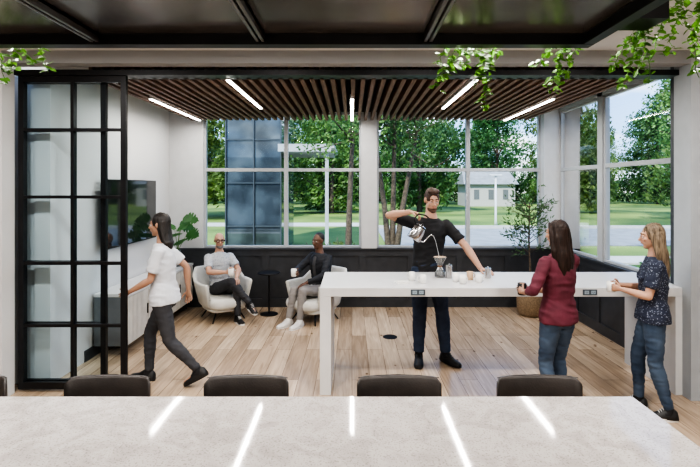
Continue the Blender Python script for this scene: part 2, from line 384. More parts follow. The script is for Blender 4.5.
    if hs!='bald':
        hm=MB(); 
        if hs=='crop': E(hm,(0,-.030,.047),(.078,.086,.080))
        else: E(hm,(0,-.022,.036),(.082,.098,.096)); 
        if hs=='short': E(hm,(0,.035,.108),(.060,.055,.030)); E(hm,(0,.058,.098),(.045,.03,.022)); E(hm,(0,-.05,-.02),(.070,.06,.06))
        elif hs=='long':
            dn=V((0,0,-1)); bk=-hf; L=st.get('hair_len',.36); hwid=st.get('hair_w',1.0)
            c=hp(0,-.035,.02)
            def hr_(off,back,rx,ry):
                cc=c+dn*off*s+bk*back*s; return [cc+hr*math.cos(a)*rx*s*(hwid if off>.04 else 1)+hf*math.sin(a)*ry*s for a in [2*math.pi*kk/18 for kk in range(18)]]
            hm.loft([hr_(-.02,0,.083,.082),hr_(.05,.012,.088,.068),hr_(.12,.03,.092,.055),hr_(.2,.05,.098,.050),hr_(L*.7,.060,.096,.045),hr_(L*.9,.065,.075,.035),hr_(L,.066,.040,.02)])
            if st.get('locks',True):
                for q in (-1,1):
                    hm.tube([hp(q*.05,.035,.095),hp(q*.078,.012,.03),hp(q*.084,-.005,-.06),hp(q*.095,-.012,-.15),hp(q*.09,-.02,-.24),hp(q*.07,-.03,-.29)],[.016*s,.018*s,.024*s,.028*s,.022*s,.01*s],10)
        hme=remesh(hm,'hair',[st['hair']],.007,2,0)
        ha=.3 if hs=='crop' else 1
        for v in hme.vertices:
            q=v.co; v.co+=v.normal*(noise.noise(V((q.x*55,q.y*55,q.z*7)))*.005+noise.noise(V((q.x*14,q.y*14,q.z*5)))*.008)*ha
        mkobj('hair',hme,root)
    if st.get('beard'):
        bm_=MB(); E(bm_,(0,.030,-.084),(.052,.058,.035)); E(bm_,(0,.088,-.040),(.024,.009,.005)); E(bm_,(0,.066,-.097),(.031,.027,.024))
        mkobj('beard',remesh(bm_,'beard',[st['beard']],.006,1,0),root)
        part('lips',MB().ell(hp(0,.097,-.054),(.019*s,.007*s,.006*s),ax),mat('lips_beard',(.32,.15,.12),.4,var=.05),root,smooth=True)
    if st.get('glasses'):
        gl=MB()
        for q in (-1,1):
            pts=[hp(q*.033+.024*math.cos(R(a)),.096,.006+.019*math.sin(R(a))) for a in range(0,361,24)]; gl.tube(pts,[.0045*s]*len(pts),6)
            gl.tube([hp(q*.056,.094,.012),hp(q*.079,.06,.012),hp(q*.082,-.01,.008)],[.0034*s]*3,6)
        gl.tube([hp(-.01,.097,.008),hp(.01,.097,.008)],[.0034*s]*2,6); part('glasses',gl,black_metal,root,smooth=True)
    return root,dict(s=s,wR=wR,wL=wL,hc=hc)
def W(root,p):
    return Matrix.Translation(root.location)@Matrix.Rotation(root.rotation_euler[2],4,'Z')@V(p)

hair_br=mat('hair_brown',(.035,.019,.012),.6,c2=(.07,.038,.023),vscale=60,bump=.3,bscale=90,stretch=(3,3,.4))
hair_dk=mat('hair_dark',(.010,.008,.007),.5,c2=(.022,.016,.013),vscale=60,bump=.3,bscale=90,stretch=(3,3,.4))
hair_au=mat('hair_dark_brown',(.012,.007,.006),.5,c2=(.034,.018,.013),vscale=40,bump=.3,bscale=90,stretch=(3,3,.3),spec=.3)
hair_bl=mat('hair_light_brown',(.07,.050,.034),.55,c2=(.22,.165,.11),vscale=30,bump=.3,bscale=90,stretch=(3,3,.3),spec=.3)
beard_br=mat('beard_brown',(.10,.052,.033),.85,var=.25,vscale=90)
grey_b=mat('beard_grey',(.17,.155,.145),.85,var=.25,vscale=90)
jeans=mat('blue_denim',(.024,.042,.076),.85,c2=(.058,.088,.135),vscale=5,bump=.2,bscale=300)
jeans_d=mat('dark_denim',(.014,.024,.050),.85,c2=(.030,.046,.086),vscale=6,bump=.2,bscale=300)
slate=mat('slate_trousers',(.030,.031,.037),.85,c2=(.048,.049,.055),vscale=6,bump=.2,bscale=300)
sc=(.48,.28,.195); s_light=skin('skin_light',sc); sd=(.13,.066,.042); s_dark=skin('skin_dark',sd); sm_=(.40,.23,.155); s_mid=skin('skin_medium',sm_)
tee_b=mat('black_cotton',(.012,.012,.014),.85,var=.2,bump=.15,bscale=200)
jacket=mat('dark_jacket',(.016,.018,.024),.8,var=.2,bump=.15,bscale=200)
tee_w=mat('white_cotton',(.58,.60,.64),.85,var=.04,bump=.15,bscale=200)
maroon=mat('maroon_cotton',(.085,.012,.024),.8,c2=(.12,.019,.036),vscale=8,bump=.15,bscale=200)
blackshoe=mat('black_shoe',(.012,.012,.013),.5,var=.2); whiteshoe=mat('white_shoe',(.62,.6,.58),.5,var=.04); whitesole=mat('white_sole',(.68,.67,.65),.6,var=.03)
greyp=mat('grey_chinos',(.25,.235,.225),.85,var=.08,bump=.15,bscale=250)
greyshirt=mat('charcoal_shirt',(.06,.06,.065),.85,var=.1)
def pattern(name,base,spot,scale,thr):
    m=bpy.data.materials.new(name); m.use_nodes=True; nt=m.node_tree; b=nt.nodes['Principled BSDF']; b.inputs['Roughness'].default_value=.8
    tc=nt.nodes.new('ShaderNodeTexCoord'); n=nt.nodes.new('ShaderNodeTexNoise'); n.inputs['Scale'].default_value=scale*.5; nt.links.new(tc.outputs['Object'],n.inputs['Vector'])
    ad=nt.nodes.new('ShaderNodeVectorMath'); ad.operation='MULTIPLY_ADD'; ad.inputs[1].default_value=(.03,.03,.03); nt.links.new(n.outputs['Color'],ad.inputs[0]); nt.links.new(tc.outputs['Object'],ad.inputs[2])
    v=nt.nodes.new('ShaderNodeTexVoronoi'); v.inputs['Scale'].default_value=scale; nt.links.new(ad.outputs[0],v.inputs['Vector'])
    r=nt.nodes.new('ShaderNodeValToRGB'); r.color_ramp.interpolation='CONSTANT'; r.color_ramp.elements[0].color=(*spot,1); r.color_ramp.elements[1].position=thr; r.color_ramp.elements[1].color=(*base,1)
    nt.links.new(v.outputs['Distance'],r.inputs[0]); nt.links.new(r.outputs[0],b.inputs['Base Color']); return m
navy_pat=pattern('navy_print',(.016,.022,.045),(.17,.19,.24),60,.28)
grey_pat=pattern('grey_print_shirt',(.42,.43,.45),(.16,.2,.26),60,.3)

TZ=.97
c1=(PX(223,6.72),6.72,0); h1=R(216); c2=(PX(315,6.62),6.62,0); h2=R(140)
def toL(root_loc,heading,s,w):
    d=V(w)-V(root_loc); c,sn=math.cos(-heading),math.sin(-heading); return ((c*d.x-sn*d.y)/s,(sn*d.x+c*d.y)/s,d.z/s)
# man pouring coffee
ml=V((.84,5.17,0)); H=1.87; s=H/1.8; hd=R(180)
hr_w=P(410,212,4.88); hl_w=V((PX(482,4.9),4.9,TZ+.035))
man,im=person('man','bearded man in black t-shirt and jeans pouring coffee',ml,hd,H,dict(spine=(-.02,-.01,1),chest=(-.06,.05,1),arm_len=1.05,
  hand_r=toL(ml,hd,s,hr_w),pole_r=(1,-.2,.1),hdir_r=(-.8,.35,-.15),palm_r=(-.1,.35,-1),thumb_r=(0,1,.4),curl_r=.75,
  hand_l=toL(ml,hd,s,hl_w),pole_l=(-.9,-.3,.2),hdir_l=(-.55,.7,-.05),palm_l=(0,0,-1),thumb_l=(1,.5,0),curl_l=.3,
  ankle_r=(.12,.16,.085),ankle_l=(-.16,.16,.085),foot_r=(.15,1,0),foot_l=(-.65,1,0),look=(-.12,.9,-.22)),
  dict(skin=s_light,skin_c=sc,hair=hair_br,beard=beard_br,shirt=tee_b,pants=jeans_d,leg_loose=.009,shoe=blackshoe,sole=blackshoe,style='short',sleeve='short',hem=-.02))
# woman in maroon
ml=V((1.69,3.82,0)); hd=R(18); H=1.61; s=H/1.8; hdw1=hd
hw_=V((PX(523,3.95),3.95,1.0))
w1,i1=person('woman','woman with long dark hair in maroon shirt holding cup',ml,hd,H,dict(spine=(0,-.01,1),hip_yaw=6,
  hand_l=toL(ml,hd,s,hw_+V((-.01,-.05,0))),hand_r=toL(ml,hd,s,hw_+V((.07,.03,0))),pole_l=(-1,-.7,-1),pole_r=(1,-.7,-1),palm_l=(1,.3,0),palm_r=(-1,.3,0),thumb_l=(0,.2,1),thumb_r=(0,.2,1),hdir_l=(.1,1,.1),hdir_r=(-.5,1,.1),curl_l=.7,curl_r=.7,
  ankle_r=(.09,.05,.085),ankle_l=(-.10,-.04,.085),look=(-.30,1,-.1)),
  dict(female=True,skin=s_mid,skin_c=sm_,hair=hair_au,shirt=maroon,pants=jeans,shoe=blackshoe,sole=whitesole,style='long',hair_len=.44,hair_w=1.12,sleeve='mid',hem=-.06,loose=.012))
# woman in printed top
ml=V((2.50,3.88,0)); hd=R(64); H=1.58; s=H/1.8; hdw2=hd
w2,i2=person('woman','woman with light brown hair in navy print top holding cup',ml,hd,H,dict(spine=(0,-.02,1),
  hand_l=(-.05,.26,1.16),hand_r=(.07,.27,1.18),pole_l=(-1,-.8,-1),pole_r=(1,-.8,-1),palm_l=(1,.3,0),palm_r=(-1,.3,0),thumb_l=(0,.2,1),thumb_r=(0,.2,1),hdir_l=(.2,1,.1),hdir_r=(-.5,1,.1),curl_l=.7,curl_r=.7,
  ankle_r=(.09,.10,.085),ankle_l=(-.09,-.12,.085),look=(-.05,1,-.12)),
  dict(female=True,skin=s_light,skin_c=sc,hair=hair_bl,shirt=navy_pat,pants=jeans,shoe=blackshoe,sole=whitesole,style='long',hair_len=.50,hair_w=1.15,sleeve='short',hem=-.05,loose=.014))
# walking woman
ml=V((PX(164,4.45),4.47,0)); hd=R(88); H=1.66
w3,i3=person('woman','woman walking in white t-shirt and dark trousers',ml,hd,H,dict(pelvis=(0,0,.90),spine=(0,.07,1),chest=(0,.05,1),hip_yaw=-6,sh_yaw=10,
  hand_l=(-.16,.30,.98),pole_l=(-.2,-1,-.3),hand_r=(.22,-.16,.92),pole_r=(.2,-1,0),
  ankle_r=(.07,.20,.09),ankle_l=(-.07,-.38,.17),foot_r=(.05,1,.08),foot_l=(0,1,-.5),look=(0,1,-.05)),
  dict(female=True,skin=s_mid,skin_c=sm_,hair=hair_dk,shirt=tee_w,pants=slate,shoe=blackshoe,sole=blackshoe,style='long',hair_len=.28,locks=False,sleeve='short',hem=-.06,loose=.012))
# seated men
ml=V(c1)+rotz((0,-.03,0),h1)
m2,i4=person('man','bald man with glasses in grey shirt seated legs crossed',ml,h1,1.72,dict(pelvis=(0,-.06,.415),spine=(0,-.38,1),chest=(0,-.02,1),
  ankle_l=(-.08,.40,.085),kpole_l=(0,1,1),ankle_r=(-.22,.52,.28),kpole_r=(.1,1,1.2),foot_r=(-.1,1,-.3),foot_l=(0,1,0),
  hand_r=(.04,.26,.72),pole_r=(1,-.5,-.2),hand_l=(-.10,.30,.62),pole_l=(-1,-.5,-.2),palm_r=(-1,.2,0),palm_l=(0,0,-1),hdir_r=(-.5,1,.1),hdir_l=(.3,1,-.2),thumb_r=(0,.2,1),thumb_l=(1,.3,0),curl_r=.7,curl_l=.4,look=(.20,1,-.05)),
  dict(skin=s_light,skin_c=sc,hair=grey_b,beard=grey_b,glasses=True,shirt=grey_pat,pants=slate,shoe=blackshoe,sole=whitesole,style='bald',sleeve='short',hem=0.0,shirt_inf=.012,collar=True))
ml=V(c2)+rotz((0,-.01,0),h2)
m3,i5=person('man','man in dark jacket and grey trousers seated with cup',ml,h2,1.72,dict(pelvis=(0,-.08,.425),spine=(0,-.28,1),chest=(0,.10,1),
  ankle_l=(-.10,.42,.085),kpole_l=(0,1,1),ankle_r=(.06,.48,.085),kpole_r=(0,1,1),foot_r=(.1,1,0),foot_l=(-.1,1,0),
  hand_r=(.06,.34,.74),pole_r=(1,-.5,-.4),hand_l=(-.10,.28,.60),pole_l=(-1,-.5,-.2),palm_r=(-1,0,0),palm_l=(0,0,-1),thumb_r=(0,.2,1),thumb_l=(1,.3,0),curl_r=.7,curl_l=.4,look=(-.02,1,-.06)),
  dict(skin=s_dark,skin_c=sd,hair=hair_dk,shirt=jacket,placket=greyshirt,pants=greyp,shoe=whiteshoe,sole=whitesole,sock=ceramic,style='crop',sleeve='long',hem=0.0,collar=True,shirt_inf=.018))

# ------------------------------------------------------------ room shell
WL=-2.87; WR=3.2; DB=7.32; DO=4.12; CZ=3.2
struct('floor',MB().box((-7,-3,-.1),(6.2,DO,0)).box((-7,DO,-.1),(WR+.12,DB+.15,0)),oak,'light oak plank wood floor','floor')
struct('ceiling',MB().box((WL-.1,DO,CZ),(WR+.15,DB+.2,CZ+.2)).box((-7,-3,3.08),(6.2,DO,3.4)),ceil_paint,'white painted ceiling','ceiling')
struct('wall_left',MB().box((WL-.15,DO+.32,0),(WL,DB+.15,CZ)),white_wall,'smooth white painted wall with television','wall')
struct('wall_left_end',MB().box((-7,DO+.34,0),(WL-.15,DO+.46,CZ)).box((-7,DO-.02,0),(-3.08,DO+.14,CZ)),white_wall,'white painted wall beside the sliding door','wall')
struct('wall_right_end',MB().box((2.98,DO-.02,0),(3.12,DO+.2,CZ)).box((3.12,DO+.06,0),(6.2,DO+.2,CZ)),pillar,'grey white column and wall ending the opening','wall')
struct('wall_header',MB().box((-3.08,DO-.02,2.97),(2.98,DO+.12,CZ)),header_p,'grey header over the wide opening','wall')
struct('wall_rear',MB().box((-7,-3.1,0),(6.2,-3,3.08)),white_wall,'white painted wall of the front room','wall')
struct('wall_front_left',MB().box((-7.1,-3,0),(-7,DO+.4,3.08)),white_wall,'white painted side wall of front room','wall')
struct('wall_front_right',MB().box((6.1,-3,0),(6.2,DO+.2,3.08)),white_wall,'white painted side wall of front room','wall')
def wain_x(x0,x1,y,n,s=1):
    mb=MB().box((x0,y,0),(x1,y+.12,.92)); w=(x1-x0)/n; t=.022
    mb.box((x0,y-t,0),(x1,y,.13)); mb.box((x0,y-t,.80),(x1,y,.90))
    for i in range(n+1):
        c=x0+i*w; a=max(c-.05,x0); b=min(c+.05,x1); mb.box((a,y-t,.13),(b,y,.80))
    mb.box((x0,y-.05,.90),(x1,y+.05,.925)); return mb
struct('wall_back_lower',wain_x(WL,WR,DB,8),dark_panel,'dark charcoal wainscot panels below the windows','wall')
mb=MB().box((WR,4.3,0),(WR+.12,DB+.12,.92)); 
mb.box((WR-.022,4.3,0),(WR,DB,.13)); mb.box((WR-.022,4.3,.80),(WR,DB,.90)); mb.box((WR-.05,4.3,.90),(WR+.05,DB-.05,.925))
for i in range(6):
    c=4.35+i*.57; mb.box((WR-.022,c-.05,.13),(WR,c+.05,.80))
struct('wall_right_lower',mb,dark_panel,'dark charcoal wainscot panels under side windows','wall')
WT=3.05
mb=MB().box((WL,DB,.925),(-2.33,DB+.15,CZ)).box((.145,DB-.06,.925),(.39,DB+.15,CZ)).box((2.97,DB-.1,.925),(WR+.12,DB+.15,CZ)).box((WL,DB,WT),(WR,DB+.15,CZ))
struct('wall_back',mb,frame_white,'white window wall with wide columns','wall')
mb=MB().box((WR,5.97,.925),(WR+.10,6.09,CZ)).box((WR,4.66,WT),(WR+.10,DB,CZ))
struct('wall_right',mb,frame_grey,'grey side window wall with slim post','wall')
struct('wall_right_post',MB().box((WR-.02,4.2,.925),(WR+.10,4.66,CZ)),dark_grey,'dark grey post ending the side windows','wall')
wn=[0]
def window(a,b,axis,z0=.925,z1=WT):
    wn[0]+=1; nm='window_%d'%wn[0]; t=.032; zt=2.15
    rs=[(a,z0,a+t,z1),(b-t,z0,b,z1),(a+t,z0,b-t,z0+t),(a+t,z1-t,b-t,z1),(a+t,zt-.026,b-t,zt+.026)]
    mb=MB(); g=MB()
    for (p,q,r,s_) in rs:
        if axis=='x': mb.box((p,DB+.03,q),(r,DB+.10,s_))
        else: mb.box((WR+.02,p,q),(WR+.08,r,s_))
    if axis=='x': g.add([(a,DB+.07,z0),(b,DB+.07,z0),(b,DB+.07,z1),(a,DB+.07,z1)],[(0,1,2,3)])
    else: g.add([(WR+.05,a,z0),(WR+.05,b,z0),(WR+.05,b,z1),(WR+.05,a,z1)],[(0,1,2,3)])
    r=struct(nm,mb,frame_grey,'tall grey framed window with a transom bar','window',bevel=.004)
    o=part('glass_pane',g,glass,r)
for a,b in [(-2.33,-1.04),(-1.04,.145),(.39,1.83),(1.83,2.97)]: window(a,b,'x')
for a,b in [(6.09,7.22),(4.66,5.97)]: window(a,b,'y')
mb=MB().box((WL,5.0,0),(WL+.012,DB,.12)); struct('baseboard_left',mb,dark_panel,'dark baseboard along the white wall','baseboard')
struct('trim_1',MB().box((-3.08,DO+.13,2.90),(2.98,DO+.30,2.95)),black_metal,'black sliding door track under header','trim')

# slatted ceiling
root=thing('slatted_ceiling_panel','walnut slat ceiling panel hanging above the lounge','ceiling panel',(0,0,0))
mb=MB(); x=-2.44
lx=[-2.31,-1.17,0,1.17,2.31]; ly=[(5.35,7.08),(4.27,6.0),(5.35,7.08),(4.27,6.0),(5.35,7.08)]
while x<2.74:
    mb.box((x-.021,4.36,2.90),(x+.021,7.15,3.03)); x+=.098
o=part('slat',mb,walnut,root); 
part('backing',MB().box((-2.46,4.36,3.03),(2.76,7.15,3.06)),plenum,root)
for xx in (-2.3,2.6):
    for yy in (4.5,6.9): part('hanger_rod',MB().cyl((xx,yy),.006,3.06,3.2,8),black_metal,root)
for X,(a,b) in zip(lx,ly):
    a=max(a,4.39)
    r=thing('linear_light','slim white linear light between ceiling slats','light',(X,(a+b)/2,2.885),group='linear ceiling lights')
    L=(b-a)/2
    part('housing',MB().box((-.022,-L,.005),(.022,L,.06)),frame_white,r)
    part('diffuser',MB().box((-.017,-L+.01,-.002),(.017,L-.01,.005)),light_mat,r)
    ld=bpy.data.lights.new('linear_lamp','AREA'); ld.shape='RECTANGLE'; ld.size=.020; ld.size_y=2*L; ld.energy=12; ld.color=(1,.95,.89)
    lo=bpy.data.objects.new('lamp',ld); col.objects.link(lo); lo.location=(0,0,-.008); lo.parent=r
for Y in (2.78,-.6):  # added fill lamps on the front ceiling, out of view, to brighten the interior
    for X in (-2.4,-.8,.8,2.4):
        r=thing('added_fill_downlight','added round white ceiling fill light, out of view','light',(X,Y,3.08),group='added front fill lights')
        part('housing',MB().lathe([(.15,-.03),(.16,-.02),(.16,0)],28),frame_white,r)
        part('diffuser',MB().lathe([(.13,-.034),(.13,-.03)],28),light_mat,r)
        ld=bpy.data.lights.new('added_fill_lamp','AREA'); ld.shape='DISK'; ld.size=.26; ld.energy=26 if Y>0 else 40; ld.color=(1,.96,.92)
        lo=bpy.data.objects.new('lamp',ld); col.objects.link(lo); lo.location=(0,0,-.04); lo.parent=r

# ------------------------------------------------------------ sliding grid partition
def grid_door(D,xs,label):
    x0,x1=PX(xs[0],D),PX(xs[-1],D); r=thing('sliding_door',label,'door',(x0,D,0),group='black grid sliding doors')
    z1=2.9; z0=.03; mb=MB()
    for i,p in enumerate(xs):
        x=PX(p,D)-x0; w=.024 if i in (0,len(xs)-1) else .014
        mb.box((x-w,-.02,z0),(x+w,.02,z1))
    W_=x1-x0
    for y in (68,130,197,263,325,388):
        z=max(z0+.03,min(z1-.03,CH-(y-187)*4.3/F)); w=.03 if y in (68,388) else .014
        mb.box((0,-.018,z-w),(W_,.018,z+w))
    part('frame',mb,black_metal,r)
    g=MB(); g.add([(0,0,z0),(W_,0,z0),(W_,0,z1),(0,0,z1)],[(0,1,2,3)]); part('glass_pane',g,glass,r)
grid_door(4.29,[22,73,124],'black steel grid sliding door with clear glass')
grid_door(4.35,[23,74,104],'black steel grid sliding door standing behind another')

# ------------------------------------------------------------ foreground counter, stools, canopy
r=thing('quartz_counter','long counter table with speckled grey white quartz top','table',(0,0,0))
part('countertop',MB().box((-2.4,.85,TZ-.04),(1.22,2.03,TZ)),quartz,r,bevel=.004)
part('base_panel',MB().box((-2.3,1.1,0),(-2.2,1.75,TZ-.04)).box((1.0,1.1,0),(1.1,1.75,TZ-.04)).box((-2.2,1.38,.5),(1.0,1.42,TZ-.04)),dark_panel,r)

def build_stool():
    r=thing('bar_stool','black brown leather bar stool with low curved back','stool',(0,0,0),group='leather bar stools')
    part('seat',MB().cushion((0,0),.20,.19,.60,.67,.6,.03),leather,r,smooth=True)
    mb=MB(); rings=[]; Nn=24
    for i in range(Nn+1):
        u=-1+2*i/Nn; k=abs(u); xx=u*.197; yb=.215-.026*k**2.2-.02*max(0,(k-.85)/.15)**2
        zt=.980-.020*max(0,(k-.88)/.12)**2; zb=.78+.02*max(0,(k-.86)/.14)**2
        sl=V((-.06*u*k,1,0)).normalized(); c=V((xx,yb,0)); th=.013; zm=(zt+zb)/2
        rings.append([c-sl*th+V((0,0,zb+.012)),c-sl*th*.5+V((0,0,zb)),c+sl*th*.5+V((0,0,zb)),c+sl*th+V((0,0,zb+.012)),c+sl*(th+.003)+V((0,0,zm)),c+sl*th+V((0,0,zt-.010)),c+sl*th*.5+V((0,0,zt)),c-sl*th*.5+V((0,0,zt)),c-sl*th+V((0,0,zt-.010))])
    mb.loft(rings); part('backrest',mb,leather,r,smooth=True)
    part('seam',MB().tube([(-.19,.186,.978),(-.1,.208,.981),(0,.215,.982),(.1,.208,.981),(.19,.186,.978)],[.0022]*5,6),leather,r,smooth=True)
    for sx in (-1,1):
        for sy in (-1,1):
            part('leg',MB().tube([(sx*.15,sy*.14,.60),(sx*.19,sy*.18,.0)],[.011,.010],8,round_ends=False),black_metal,r,smooth=True)
        part('back_support',MB().tube([(sx*.13,.14,.61),(sx*.13,.205,.72),(sx*.13,.2,.84)],[.009]*3,8),black_metal,r,smooth=True)
    mb=MB(); z=.22; pts=[(-.178,-.165),(.178,-.165),(.178,.165),(-.178,.165)]
    for i in range(4):
        a=pts[i]; b=pts[(i+1)%4]; mb.tube([(a[0],a[1],z),(b[0],b[1],z)],[.007]*2,8)
    part('footrest',mb,black_metal,r,smooth=True)
    return r
st=build_stool(); sp=[113,249,398,535]
st.location=(PX(sp[0],2.24),2.02,0)
for p in sp[1:]+[-28]: copy_thing(st,(PX(p,2.24),2.02,0))

CB=2.62; CD=2.49
xs=[-2.2,-1.335,-.475,.395,1.26]
r=thing('suspended_canopy','dark bronze metal panel canopy hung above the counter','canopy')
part('panel',MB().box((xs[0],.3,CB+.055),(xs[-1],CD,CB+.085)),canopy_panel,r)
part('outer_beam',MB().box((xs[0],CD-.07,CB),(xs[-1],CD,CB+.055)).box((xs[0],.3,CB),(xs[-1],.37,CB+.055)).box((xs[-1]-.06,.37,CB),(xs[-1],CD-.07,CB+.055)).box((xs[0],.37,CB),(xs[0]+.06,CD-.07,CB+.055)),black_metal,r,bevel=.003)
railm=mat('grey_metal_rail',(.22,.21,.21),.3,.8,var=.1)
for x in xs[1:-1]:
    part('rail',MB().box((x-.022,.37,CB+.012),(x-.006,CD-.07,CB+.055)).box((x+.006,.37,CB+.012),(x+.022,CD-.07,CB+.055)).box((x-.022,.37,CB+.04),(x+.022,CD-.07,CB+.055)),railm,r)
for x in (-1.8,.8):
    for y in (.8,2.1): part('hanging_rod',MB().cyl((x,y),.008,CB+.085,3.08,8),black_metal,r)
single('planter_trough',MB().box((-2.2,2.28,CB+.085),(1.55,2.46,CB+.2)),black_metal,'black planter trough on top of the canopy','planter')

vine_leaf=leafmat('vine_leaf',(.03,.10,.015),(.11,.25,.035),12)
stem_m=mat('green_stem',(.10,.20,.05),.6,var=.2)
def leaf(mb,p,d,n,L,Wd,m=0,fold=.25):
    d=d.normalized(); s=d.cross(n); 
    if s.length<1e-4: s=d.orthogonal()
    s.normalize(); n=s.cross(d)
    q=[p,p+d*L*.3+s*Wd*.5+n*L*fold*.3,p+d*L*.7+s*Wd*.38+n*L*fold*.3,p+d*L,p+d*L*.7-s*Wd*.38+n*L*fold*.3,p+d*L*.3-s*Wd*.5+n*L*fold*.3,p+d*L*.35,p+d*L*.7]
    mb.add(q,[(0,1,6),(1,2,7,6),(2,3,7),(7,3,4),(6,7,4,5),(0,6,5)],m)
def rv(): return V((random.uniform(-1,1),random.uniform(-1,1),random.uniform(-1,1))).normalized()
def vine(a,b,D,bush=1.0):
    A=P(a[0],a[1],D); B=P(b[0],b[1],D+random.uniform(-.05,.1)); 
    r=thing('hanging_vine','trailing green vine spilling from the canopy planter','plant',A,group='trailing vines')
    d=B-A; n=8; pts=[V((0,0,0))]
    for i in range(1,n+1):
        t=i/n; pts.append(V((d.x*t**1.0+random.uniform(-.012,.012),d.y*t+random.uniform(-.02,.02),d.z*(t**1.3))))
    mb=MB(); mb.tube(pts,[.0022]*len(pts),6); part('stem',mb,stem_m,r,smooth=True)
    lf=MB()
    steps=int(max(14,d.length/.010*bush))
    for i in range(steps):
        t=i/steps*n; k=min(int(t),n-1); p=pts[k].lerp(pts[k+1],t-k)
        if random.random()<.6: p=p+rv()*random.uniform(.0,.04)
        dd=rv(); dd.z=-abs(dd.z)*.5-.1
        leaf(lf,p,dd,V((random.uniform(-.5,.5),-.6,.8)),random.uniform(.028,.056),random.uniform(.02,.038))
    part('leaves',lf,vine_leaf,r)
for a,b,k in [((700,2),(694,48),1.3),((684,8),(668,55),1.3),((668,12),(650,62),1.3),((650,16),(622,88),1.5),((660,8),(636,74),1.4),((632,34),(612,70),1.2),((694,30),(697,78),1.2),((642,30),(650,84),1.0),((675,0),(690,30),1.4),((705,0),(700,30),1.4),((690,-4),(660,20),1.4),((672,-4),(645,26),1.3),((655,4),(628,48),1.3),
              ((566,48),(549,94),1.3),((575,48),(568,74),1),((553,48),(535,68),1.1),((562,48),(556,90),1.2),
              ((482,48),(487,110),1.3),((470,48),(440,78),1.3),((458,48),(436,88),1.3),((494,48),(474,88),1.0),((447,46),(440,66),1.1),((476,48),(462,70),1.4),((500,50),(488,64),1),
              ((-4,48),(5,84),1.3),((14,48),(12,74),1.2),((40,48),(47,72),1.0),((22,48),(30,64),1)]:
    vine(a,b,2.53,k*1.0)

# ------------------------------------------------------------ standing table
r=thing('standing_table','long white standing height table with slab legs','table')
X0,X1,Y0,Y1=-.29,3.02,4.21,5.0
part('tabletop',MB().box((X0,Y0,TZ-.08),(X1,Y1,TZ)),white_lam,r,bevel=.004)
part('leg_panel',MB().box((X0,Y0,0),(X0+.10,Y1,TZ-.08)),white_lam,r,bevel=.003)
part('leg_panel',MB().box((X1-.10,Y0,0),(X1,Y1,TZ-.08)),white_lam,r,bevel=.003)
sock=mat('outlet_grey',(.07,.09,.11),.4,var=.1); sockw=mat('outlet_face',(.30,.38,.44),.4,var=.1)
for px in (418,590):
    X=PX(px,4.21); o=thing('power_outlet','small dark power outlet set in the table edge','outlet',(X,Y0-.001,TZ-.04),group='table edge outlets')
    part('plate',MB().box((-.065,-.004,-.026),(.065,0,.026)),sock,o,bevel=.001)
    for sx in (-.03,.03):
        k=part('socket',MB().box((sx-.019,-.006,-.015),(sx+.019,-.004,.015)),sockw,o)
        for mb in (MB().box((sx-.008,-.007,-.006),(sx-.005,-.006,.007)),MB().box((sx+.005,-.007,-.006),(sx+.008,-.006,.007)),MB().box((sx-.002,-.007,-.011),(sx+.002,-.006,-.008))):
            part('slot',mb,black_metal,k)

def mug(loc,rz=0,h=.085,rad=.038,m=ceramic,label='white ceramic mug on the standing table',handle=True,name='mug',cat='mug',grp='mugs on the standing table'):
    r=thing(name,label,cat,loc,rz,grp)
    part('body',MB().lathe([(rad*.85,0),(rad,.006),(rad,h),(rad-.004,h),(rad-.005,.01),(.001,.009)],20),m,r,smooth=True)
    if handle:
        pts=[(rad+.024*math.sin(R(a))-.003,0,h*.5+h*.3*math.cos(R(a))) for a in range(0,181,20)]
        part('handle',MB().tube(pts,[.0045]*len(pts),8),m,r,smooth=True)
    return r
for px,D,rz,tn in [(412,4.55,2.4,0),(423,4.42,3,0),(456,4.50,0,0),(470,4.58,.2,1),(479,4.45,0,0),(463,4.40,.4,0)]:
    mug((PX(px,D),D,TZ),rz,.08,.032,tan_cer if tn else ceramic,('tan' if tn else 'white')+' ceramic mug on the standing table')
def tin(px,D,h=.12,rad=.032,label='brushed steel canister on the standing table'):
    r=thing('canister',label,'canister',(PX(px,D),D,TZ),0,'steel canisters')
    part('body',MB().lathe([(rad,0),(rad,h)],20),chrome,r,smooth=False,bevel=.003)
    part('lid',MB().lathe([(rad+.002,h),(rad+.002,h+.012),(.008,h+.016),(.008,h+.026),(.001,h+.027)],20),chrome,r)
tin(449,4.66); tin(488,4.66,.09,.03)
single('folded_napkin',MB().box((-.06,-.05,0),(.06,.05,.012)).box((-.05,-.045,.012),(.055,.045,.022)),ceramic,'folded white napkin on the standing table','napkin',(PX(402,4.42),4.42,TZ),.2,bevel=.003)
def clearglass():
    m=bpy.data.materials.new('carafe_glass'); m.use_nodes=True; nt=m.node_tree
    nt.nodes.remove(nt.nodes['Principled BSDF']); out=nt.nodes['Material Output']
    t=nt.nodes.new('ShaderNodeBsdfTransparent'); t.inputs[0].default_value=(.80,.82,.82,1)
    g=nt.nodes.new('ShaderNodeBsdfGlossy'); g.inputs['Roughness'].default_value=.05
    d=nt.nodes.new('ShaderNodeBsdfDiffuse'); d.inputs[0].default_value=(.7,.72,.72,1)
    m0=nt.nodes.new('ShaderNodeMixShader'); m0.inputs[0].default_value=.22
    nt.links.new(t.outputs[0],m0.inputs[1]); nt.links.new(d.outputs[0],m0.inputs[2])
    lw=nt.nodes.new('ShaderNodeLayerWeight'); lw.inputs[0].default_value=.4
    mx=nt.nodes.new('ShaderNodeMixShader'); nt.links.new(lw.outputs['Fresnel'],mx.inputs[0])
    nt.links.new(m0.outputs[0],mx.inputs[1]); nt.links.new(g.outputs[0],mx.inputs[2]); nt.links.new(mx.outputs[0],out.inputs[0]); return m
clear=clearglass()
water=mat('pouring_water',(.50,.53,.55),.1,var=.05)
